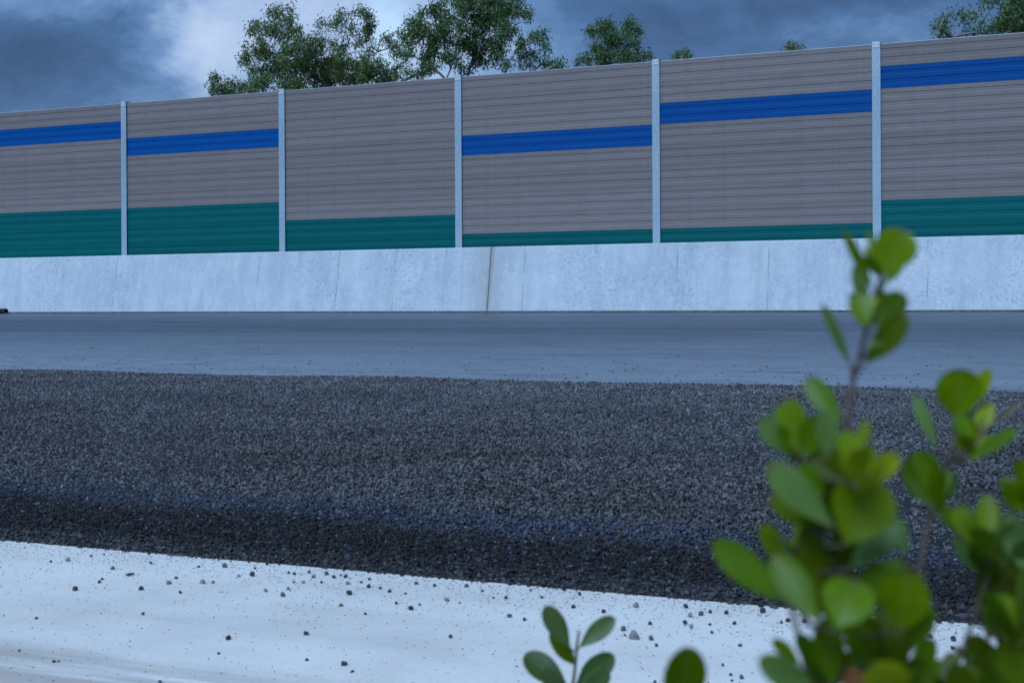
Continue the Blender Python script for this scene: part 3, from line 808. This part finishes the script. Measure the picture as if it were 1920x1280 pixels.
tot += tree('broad dark gum tree rising out of the top of the photo', 55, 865, [
    (850, -8, 34, 22, 1.2), (905, -12, 40, 24, 1.2), (955, 5, 28, 18, 1.1), (880, 18, 40, 22, 1.3), (930, 22, 36, 20, 1.2), (978, 22, 18, 18, .9), (820, 24, 32, 18, 1.2),
    (790, 44, 30, 18, 1.2), (845, 46, 36, 20, 1.3), (900, 48, 40, 20, 1.3), (955, 52, 32, 18, 1.0), (765, 68, 24, 18, 1.2), (805, 72, 32, 20, 1.3), (865, 78, 38, 20, 1.2),
    (925, 80, 34, 20, 1.1), (982, 74, 22, 14, .8), (1008, 70, 18, 12, .9), (762, 98, 18, 16, 1.0), (800, 104, 26, 18, 1.1), (850, 108, 26, 20, 1.0), (900, 108, 26, 22, 1.0),
    (940, 112, 22, 22, .8), (985, 100, 24, 16, .8), (1018, 92, 12, 18, .9), (1020, 118, 12, 14, .9), (985, 124, 20, 10, .8), (815, 130, 30, 14, .8), (880, 132, 30, 12, .6),
    (1046, 122, 11, 8, .8), (860, 190, 80, 40, .4), (920, 200, 70, 40, .4)], CR_DARK, seed=13)
tot += tree('small bushy treetop at the far left end of the row', 60, 440, [
    (404, 148, 9, 11, .9), (398, 168, 10, 12, .9), (418, 164, 13, 8, .9), (442, 160, 16, 8, .9), (468, 164, 15, 7, .9), (432, 174, 30, 9, 1.1), (478, 172, 14, 8, .9), (440, 210, 40, 26, .5)], CR_DARK, seed=17)
tot += tree('compact dark twin topped gum tree in the middle of the wall', 60, 1150, [
    (1174, 42, 13, 14, 1.1), (1186, 60, 16, 16, 1.2), (1134, 46, 16, 14, 1.1), (1112, 62, 14, 14, 1.1), (1142, 72, 26, 20, 1.3), (1178, 84, 20, 16, 1.2), (1115, 86, 18, 12, 1.1),
    (1150, 100, 34, 14, 1.3), (1094, 112, 20, 10, 1.0), (1120, 112, 24, 10, 1.2), (1208, 104, 16, 10, .9), (1180, 112, 24, 10, 1.1), (1150, 160, 50, 40, .5)], CR_DARK, seed=21)
tot += tree('tiny treetop just showing right of the third post from the right', 62, 1279, [
    (1284, 102, 5, 3, .8), (1271, 106, 4, 3, .7), (1280, 109, 8, 4, 1.1), (1280, 135, 24, 18, .6)], CR_DARK, seed=25)
tot += tree('tiny pale green treetop just showing over the second bay from the right', 62, 1487, [
    (1482, 89, 8, 4, 1.0), (1495, 93, 6, 3, .8), (1488, 98, 9, 5, 1.0), (1488, 125, 26, 18, .6)], CR_OLIVE, seed=28)
tot += tree('spreading gum with bare twisting limbs at the right edge', 50, 1835, [
    (1770, 36, 13, 11, 1.1), (1800, 28, 16, 8, 1.0), (1828, 32, 13, 9, .9), (1762, 54, 10, 12, 1.1), (1775, 66, 12, 6, 1.0), (1838, 48, 12, 10, .8), (1815, 62, 22, 7, .9),
    (1850, 62, 22, 9, 1.2), (1848, 4, 9, 7, .9), (1868, -6, 14, 8, .8), (1830, 110, 50, 30, .5)], CR_DARK, seed=31, dens=0.6)
tot += tree('dense dark tree cut by the right edge of the photo', 48, 1925, [
    (1905, 8, 20, 18, 1.6), (1890, 32, 22, 16, 1.6), (1915, 40, 24, 20, 1.7), (1872, 52, 22, 12, 1.5), (1900, 60, 30, 12, 1.6), (1950, 20, 30, 30, 1.3), (1925, -20, 30, 18, 1.3),
    (1960, 60, 36, 26, 1.2), (1925, 110, 60, 34, .5)], CR_DARK, seed=34, droop=0.3)
print('tree leaves', tot)

# ------------------------------------------------------------------ foreground shrubs
def leaf_mesh(name, seed):
    rg = random.Random(seed)
    ts = [0, 0.10, 0.22, 0.36, 0.50, 0.62, 0.74, 0.84, 0.92, 0.97, 1.0]     # obovate: wedge-shaped base, rounded tip
    nr = len(ts) - 1
    fold, curl, twist = rg.uniform(0.10, 0.28), rg.uniform(-0.22, 0.22), rg.uniform(-0.25, 0.25)
    pk = rg.uniform(0.56, 0.66)
    vts, fs = [], []
    for i in range(nr + 1):
        t = ts[i]
        w = 0.5 * math.sin(math.pi / 2 * t / pk) ** 1.15 if t < pk else 0.5 * math.sqrt(max(0.0, 1 - ((t - pk) / (1 - pk)) ** 2))
        w = max(w, 0.018 if t < 0.5 else 0.02)
        zc = curl * t * t
        for s in (-1, -0.55, 0, 0.55, 1):
            xx = s * w
            zz = zc + fold * abs(xx) + 0.02 * math.sin(7 * t + 2 * s + seed)
            a = twist * t
            vts.append((xx * math.cos(a) - zz * math.sin(a) * 0.3, t, zz + xx * math.sin(a)))
    for i in range(nr):
        for j in range(4):
            a = i * 5 + j
            fs.append((a, a + 1, a + 6, a + 5))
    m = mesh_from(name, vts, fs, True); m.materials.append(MAT_LEAF)
    return m
LEAVES = [leaf_mesh('leaf', 40 + k) for k in range(7)]
TONE = {'o': (0.160, 0.240, 0.001), 'y': (0.33, 0.40, 0.008), 'g': (0.125, 0.220, 0.003), 'd': (0.092, 0.142, 0.001), 'p': (0.165, 0.270, 0.060), 'q': (0.105, 0.165, 0.050), 'e': (0.060, 0.105, 0.030), 'r': (0.40, 0.15, 0.06), 'b': (0.16, 0.12, 0.05)}

def shrub(name, label, depth, stems, leaves, jitter=0.03, seed=1, stem_r=0.0014, lean=1.0, rosettes=()):
    rg = random.Random(seed)
    g0 = at(stems[0][0][0], stems[0][0][1], depth); g0.z = -0.60
    root = empty(name, g0)
    mb = MB(); pts_all = []
    for k, st in enumerate(stems):
        pl = [at(px, py, depth + (dd if len(q) > 2 else 0)) - g0 for q in st for px, py, dd in [(q[0], q[1], q[2] if len(q) > 2 else 0)]]
        if len(st) and st[0][1] >= 1270:            # runs down to the soil
            foot = Vector((rg.uniform(-0.02, 0.02) * k, rg.uniform(-0.015, 0.02), 0))
            p1 = pl[0].lerp(foot, 0.5) + Vector((rg.uniform(-.01, .01), 0, 0))
            pl = [foot, p1] + pl
        # smooth with intermediate points
        fine = []
        for a, c in zip(pl[:-1], pl[1:]):
            for t in (0, 0.25, 0.5, 0.75): fine.append(a.lerp(c, t))
        fine.append(pl[-1])
        n = len(fine)
        mb.tube(fine, [stem_r * (1.15 - 0.6 * i / n) * (1 if k == 0 else 0.8) for i in range(n)], 7)
        pts_all += fine
    for k, (bx, by, tx, ty, w, tn, *off) in enumerate(leaves):
        dz = rg.gauss(0, jitter) if not off else off[0]
        L = math.hypot(tx - bx, ty - by) / FPX * depth
        d1 = dz + rg.uniform(-0.45, 0.45) * L
        p0 = at(bx, by, depth + dz); p1 = at(tx, ty, depth + d1)
        yv = p1 - p0; ln = yv.length; yv.normalize()
        view = -((p0 + p1) / 2).normalized()
        view = (view + Vector((rg.gauss(0, 0.18), 0, rg.uniform(-0.1, 0.4))) * lean).normalized()
        zv = (view - yv * view.dot(yv)).normalized(); xv = yv.cross(zv)
        ws = w / FPX * depth * (1.0 if w > 74 else 0.86)
        M_ = Matrix((xv * ws, yv * ln, zv * ws)).transposed().to_4x4()
        M_.translation = p0 - g0
        o = link('leaf', LEAVES[rg.randrange(7)], None, root)
        o.matrix_local = M_
        col = TONE[tn]; f = rg.uniform(0.85, 1.15)
        o.color = (col[0] * f * rg.uniform(0.92, 1.08), col[1] * f, col[2] * f, 1)
        # leaf stalk back to the nearest stem point
        q0 = p0 - g0
        q1 = min(pts_all, key=lambda q: (q - q0).length + (0.02 if q.z > q0.z else 0))
        mid = q0.lerp(q1, 0.5) + Vector((0, 0, -0.1 * (q0 - q1).length))
        mb.tube([q1, mid, q0, q0 + yv * ln * 0.12], [stem_r * 0.55, stem_r * 0.45, stem_r * 0.4, stem_r * 0.2], 5)
    # rosettes: whorls of upright leaves set all round a shoot tip
    for cx, cy, n, Lp, tones in rosettes:
        c0 = at(cx, cy, depth + rg.gauss(0, jitter)) - g0
        ph0 = rg.uniform(0, 6.28)
        q1 = min(pts_all, key=lambda q: (q - c0).length + (0.02 if q.z > c0.z else 0))
        mb.tube([q1, q1.lerp(c0, 0.5) + Vector((0, 0, -0.002)), c0], [stem_r * 0.7, stem_r * 0.6, stem_r * 0.5], 5)
        for k in range(n):
            ph = ph0 + k * 2.4 + rg.gauss(0, 0.2); th = math.radians(rg.uniform(16, 34) + 30 * k / n)
            yv = Vector((math.sin(th) * math.cos(ph), math.sin(th) * math.sin(ph), math.cos(th)))
            ln = Lp / FPX * depth * rg.uniform(0.8, 1.15)
            ax = Vector((rg.gauss(0, 0.15), rg.gauss(0, 0.15), 1))
            zv = (ax - yv * ax.dot(yv)).normalized(); xv = yv.cross(zv)
            ws = ln * rg.uniform(0.40, 0.54)
            M_ = Matrix((xv * ws, yv * ln, zv * ws)).transposed().to_4x4()
            M_.translation = c0 + Vector((0, 0, -0.004 + 0.008 * (1 - k / n)))
            o = link('leaf', LEAVES[rg.randrange(7)], None, root); o.matrix_local = M_
            col = TONE[tones[k % len(tones)]]; f = rg.uniform(0.85, 1.15)
            o.color = (col[0] * f * rg.uniform(0.92, 1.08), col[1] * f, col[2] * f, 1)
    link('stem', mb.mesh('stem', True), MAT_STEM, root)
    tag(root, label, 'shrub', 'green shrubs in the foreground')
    return root

shrub('shrub', 'tall bright green leafy shrub in the right foreground, tallest of the shrubs', 0.50,
 [[(1560, 1300), (1562, 1180), (1570, 1060), (1575, 960), (1582, 860), (1590, 775), (1601, 705), (1618, 645), (1626, 600), (1640, 555), (1654, 515)],
  [(1520, 1290), (1500, 1200), (1480, 1130), (1492, 1060), (1500, 1000), (1530, 940), (1505, 870), (1498, 850)],
  [(1601, 705), (1597, 690)], [(1690, 1290), (1695, 1180), (1690, 1120)], [(1575, 960), (1605, 905)]],
 [(1640, 548, 1580, 430, 26, 'g'), (1627, 592, 1604, 497, 36, 'p'), (1654, 505, 1627, 432, 18, 'o'), (1655, 516, 1698, 432, 78, 'o', -0.020), (1656, 535, 1692, 490, 28, 'g'),
  (1627, 612, 1698, 553, 60, 'd', -0.020), (1628, 614, 1606, 548, 50, 'o', -0.025), (1626, 600, 1660, 545, 44, 'o'), (1620, 684, 1700, 590, 56, 'd', -0.020), (1622, 660, 1690, 585, 34, 'p', -0.025), (1598, 692, 1542, 570, 24, 'p'), (1580, 796, 1512, 706, 50, 'g'),
  (1500, 852, 1478, 748, 64, 'o', -0.020), (1503, 862, 1536, 778, 60, 'g', -0.030), (1494, 858, 1424, 784, 54, 'p', -0.015), (1498, 858, 1455, 800, 40, 'g'), (1548, 836, 1638, 814, 38, 'd', -0.020), (1552, 862, 1548, 770, 44, 'p'),
  (1600, 905, 1562, 838, 62, 'y', -0.030), (1612, 905, 1625, 842, 46, 'y', -0.035), (1628, 908, 1682, 850, 46, 'y', -0.030), (1598, 912, 1600, 850, 50, 'p'), (1586, 1022, 1640, 900, 108, 'o', -0.060), (1566, 992, 1440, 868, 66, 'p', -0.040),
  (1560, 1000, 1470, 900, 70, 'g'), (1546, 990, 1444, 930, 62, 'd'), (1490, 1064, 1424, 988, 64, 'o'), (1480, 1132, 1338, 1014, 66, 'g', -0.050), (1542, 1172, 1448, 1036, 64, 'g', -0.060), (1536, 1120, 1470, 1060, 60, 'p'),
  (1590, 1068, 1684, 985, 60, 'p', -0.050), (1700, 1044, 1674, 968, 40, 'p'), (1568, 1184, 1606, 1080, 88, 'g', -0.060), (1690, 1184, 1700, 1076, 84, 'o', -0.050), (1670, 1244, 1660, 1138, 72, 'd'), (1640, 1110, 1700, 1050, 60, 'p'),
  (1560, 1286, 1548, 1160, 66, 'g'), (1500, 1244, 1448, 1198, 34, 'o'), (1542, 1306, 1424, 1234, 60, 'p', -0.050), (1682, 1326, 1640, 1244, 86, 'y', -0.060), (1602, 1330, 1596, 1256, 50, 'r', -0.07), (1730, 1330, 1700, 1236, 80, 'g'),
  (1600, 1090, 1560, 1010, 70, 'g'), (1640, 1250, 1600, 1170, 70, 'g'), (1545, 1060, 1510, 985, 60, 'g'),
  (1575, 1000, 1540, 890, 60, 'g'), (1590, 980, 1665, 920, 50, 'd'), (1520, 1090, 1440, 1010, 60, 'o'), (1600, 1150, 1660, 1060, 60, 'g'), (1560, 1130, 1500, 1030, 64, 'd'),
  (1620, 1200, 1580, 1110, 80, 'd'), (1700, 1230, 1740, 1130, 60, 'g'), (1640, 1300, 1690, 1200, 70, 'd'), (1590, 1260, 1540, 1190, 56, 'd'), (1605, 1060, 1640, 1000, 60, 'd'), (1545, 930, 1500, 870, 44, 'g'),
  (1560, 900, 1520, 830, 44, 'g'), (1620, 600, 1650, 560, 34, 'y'), (1560, 1420, 1480, 1330, 90, 'd'), (1600, 1440, 1680, 1350, 90, 'd'), (1570, 1540, 1500, 1440, 90, 'd'), (1650, 1540, 1720, 1450, 90, 'd'), (1560, 1700, 1640, 1600, 90, 'd'), (1550, 1760, 1470, 1660, 90, 'd')], seed=4,
 rosettes=[(1654, 520, 3, 78, 'oog'), (1628, 612, 5, 72, 'ogd'), (1500, 858, 6, 92, 'ogp'), (1606, 910, 6, 80, 'yoy'), (1572, 1000, 7, 118, 'gop'), (1495, 1075, 5, 105, 'og'),
           (1545, 1120, 7, 120, 'gpd'), (1592, 1190, 7, 115, 'dgo'), (1692, 1180, 6, 105, 'ogp'), (1655, 1265, 6, 105, 'dgp'), (1545, 1310, 6, 110, 'gdp'), (1600, 1060, 5, 100, 'gdp'), (1640, 1330, 6, 110, 'yg')])
shrub('shrub', 'shrub with forked reddish stems at the right edge of the foreground', 0.56,
 [[(1690, 1300), (1705, 1180), (1722, 1080), (1745, 960), (1775, 870), (1790, 820), (1797, 780)],
  [(1780, 1290), (1800, 1230), (1832, 1140), (1852, 1080), (1850, 1030)], [(1775, 870), (1815, 855), (1835, 830), (1850, 800)], [(1930, 1290), (1920, 1200), (1930, 1080), (1926, 960)]],
 [(1796, 787, 1802, 690, 84, 'o'), (1806, 772, 1858, 693, 40, 'y'), (1762, 848, 1714, 740, 30, 'p'), (1800, 852, 1812, 775, 50, 'y'), (1828, 834, 1856, 752, 40, 'y'), (1850, 802, 1914, 754, 13, 'b'),
  (1812, 862, 1910, 804, 30, 'g'), (1746, 954, 1718, 842, 78, 'g'), (1752, 954, 1788, 886, 40, 'd'), (1840, 1024, 1755, 944, 46, 'g'), (1846, 1032, 1856, 936, 60, 'o'), (1850, 1088, 1792, 988, 58, 'p'),
  (1850, 1094, 1892, 1006, 76, 'd'), (1926, 964, 1874, 904, 46, 'o'), (1926, 962, 1940, 880, 46, 'g'), (1932, 1084, 1886, 958, 60, 'p'), (1842, 1130, 1905, 1060, 60, 'd'), (1905, 1204, 1838, 1096, 78, 'd'),
  (1932, 1234, 1882, 1096, 96, 'd'), (1902, 1334, 1846, 1216, 106, 'd'), (1960, 1304, 1900, 1186, 106, 'd'), (1832, 1145, 1870, 1050, 50, 'd'), (1770, 1320, 1725, 1242, 96, 'd'), (1820, 1330, 1790, 1250, 60, 'd'),
  (1940, 1130, 1985, 1040, 80, 'g'), (1880, 1240, 1930, 1130, 90, 'd'), (1870, 1290, 1820, 1190, 70, 'd'), (1850, 1200, 1890, 1120, 70, 'g'), (1850, 1060, 1815, 985, 44, 'g'), (1700, 1290, 1750, 1200, 50, 'g'), (1800, 1440, 1740, 1350, 90, 'd'), (1850, 1460, 1920, 1370, 90, 'd'), (1760, 1560, 1700, 1460, 90, 'd'), (1860, 1600, 1800, 1500, 90, 'd')], seed=9,
 rosettes=[(1797, 790, 4, 84, 'ooy'), (1822, 858, 4, 76, 'ygo'), (1750, 956, 5, 95, 'gop'), (1848, 1036, 5, 92, 'ogd'), (1852, 1094, 5, 92, 'dgp'), (1927, 966, 5, 86, 'og'),
           (1905, 1205, 7, 110, 'dg'), (1868, 1305, 7, 112, 'dgd'), (1932, 1100, 6, 100, 'gpd'), (1770, 1320, 6, 100, 'dg'), (1940, 1300, 6, 110, 'dg')])
shrub('shrub', 'small five leaved sprout in front of the white strip at bottom centre', 0.98,
 [[(1070, 1300), (1076, 1270), (1080, 1235), (1082, 1205), (1086, 1182)]],
 [(1070, 1216, 1022, 1136, 46, 'q'), (1085, 1214, 1152, 1156, 42, 'q'), (1080, 1248, 1034, 1188, 38, 'g'), (1068, 1292, 984, 1224, 62, 'e'), (1078, 1286, 1150, 1228, 54, 'e'),
  (1064, 1316, 1018, 1254, 44, 'q'), (1084, 1316, 1142, 1258, 42, 'q'), (1070, 1400, 1010, 1340, 60, 'e'), (1080, 1400, 1150, 1350, 60, 'e'), (1075, 1480, 1130, 1420, 60, 'e')], jitter=0.012, seed=12, stem_r=0.0016, lean=0.7)
shrub('shrub', 'single upright rounded leaf tip rising at the bottom edge, right of the sprout', 0.52,
 [[(1290, 1420), (1284, 1360), (1281, 1330)]],
 [(1281, 1342, 1284, 1212, 88, 'g'), (1290, 1420, 1200, 1340, 90, 'd'), (1288, 1420, 1370, 1340, 90, 'd'), (1290, 1500, 1230, 1420, 90, 'd')], jitter=0.01, seed=15, lean=0.4)
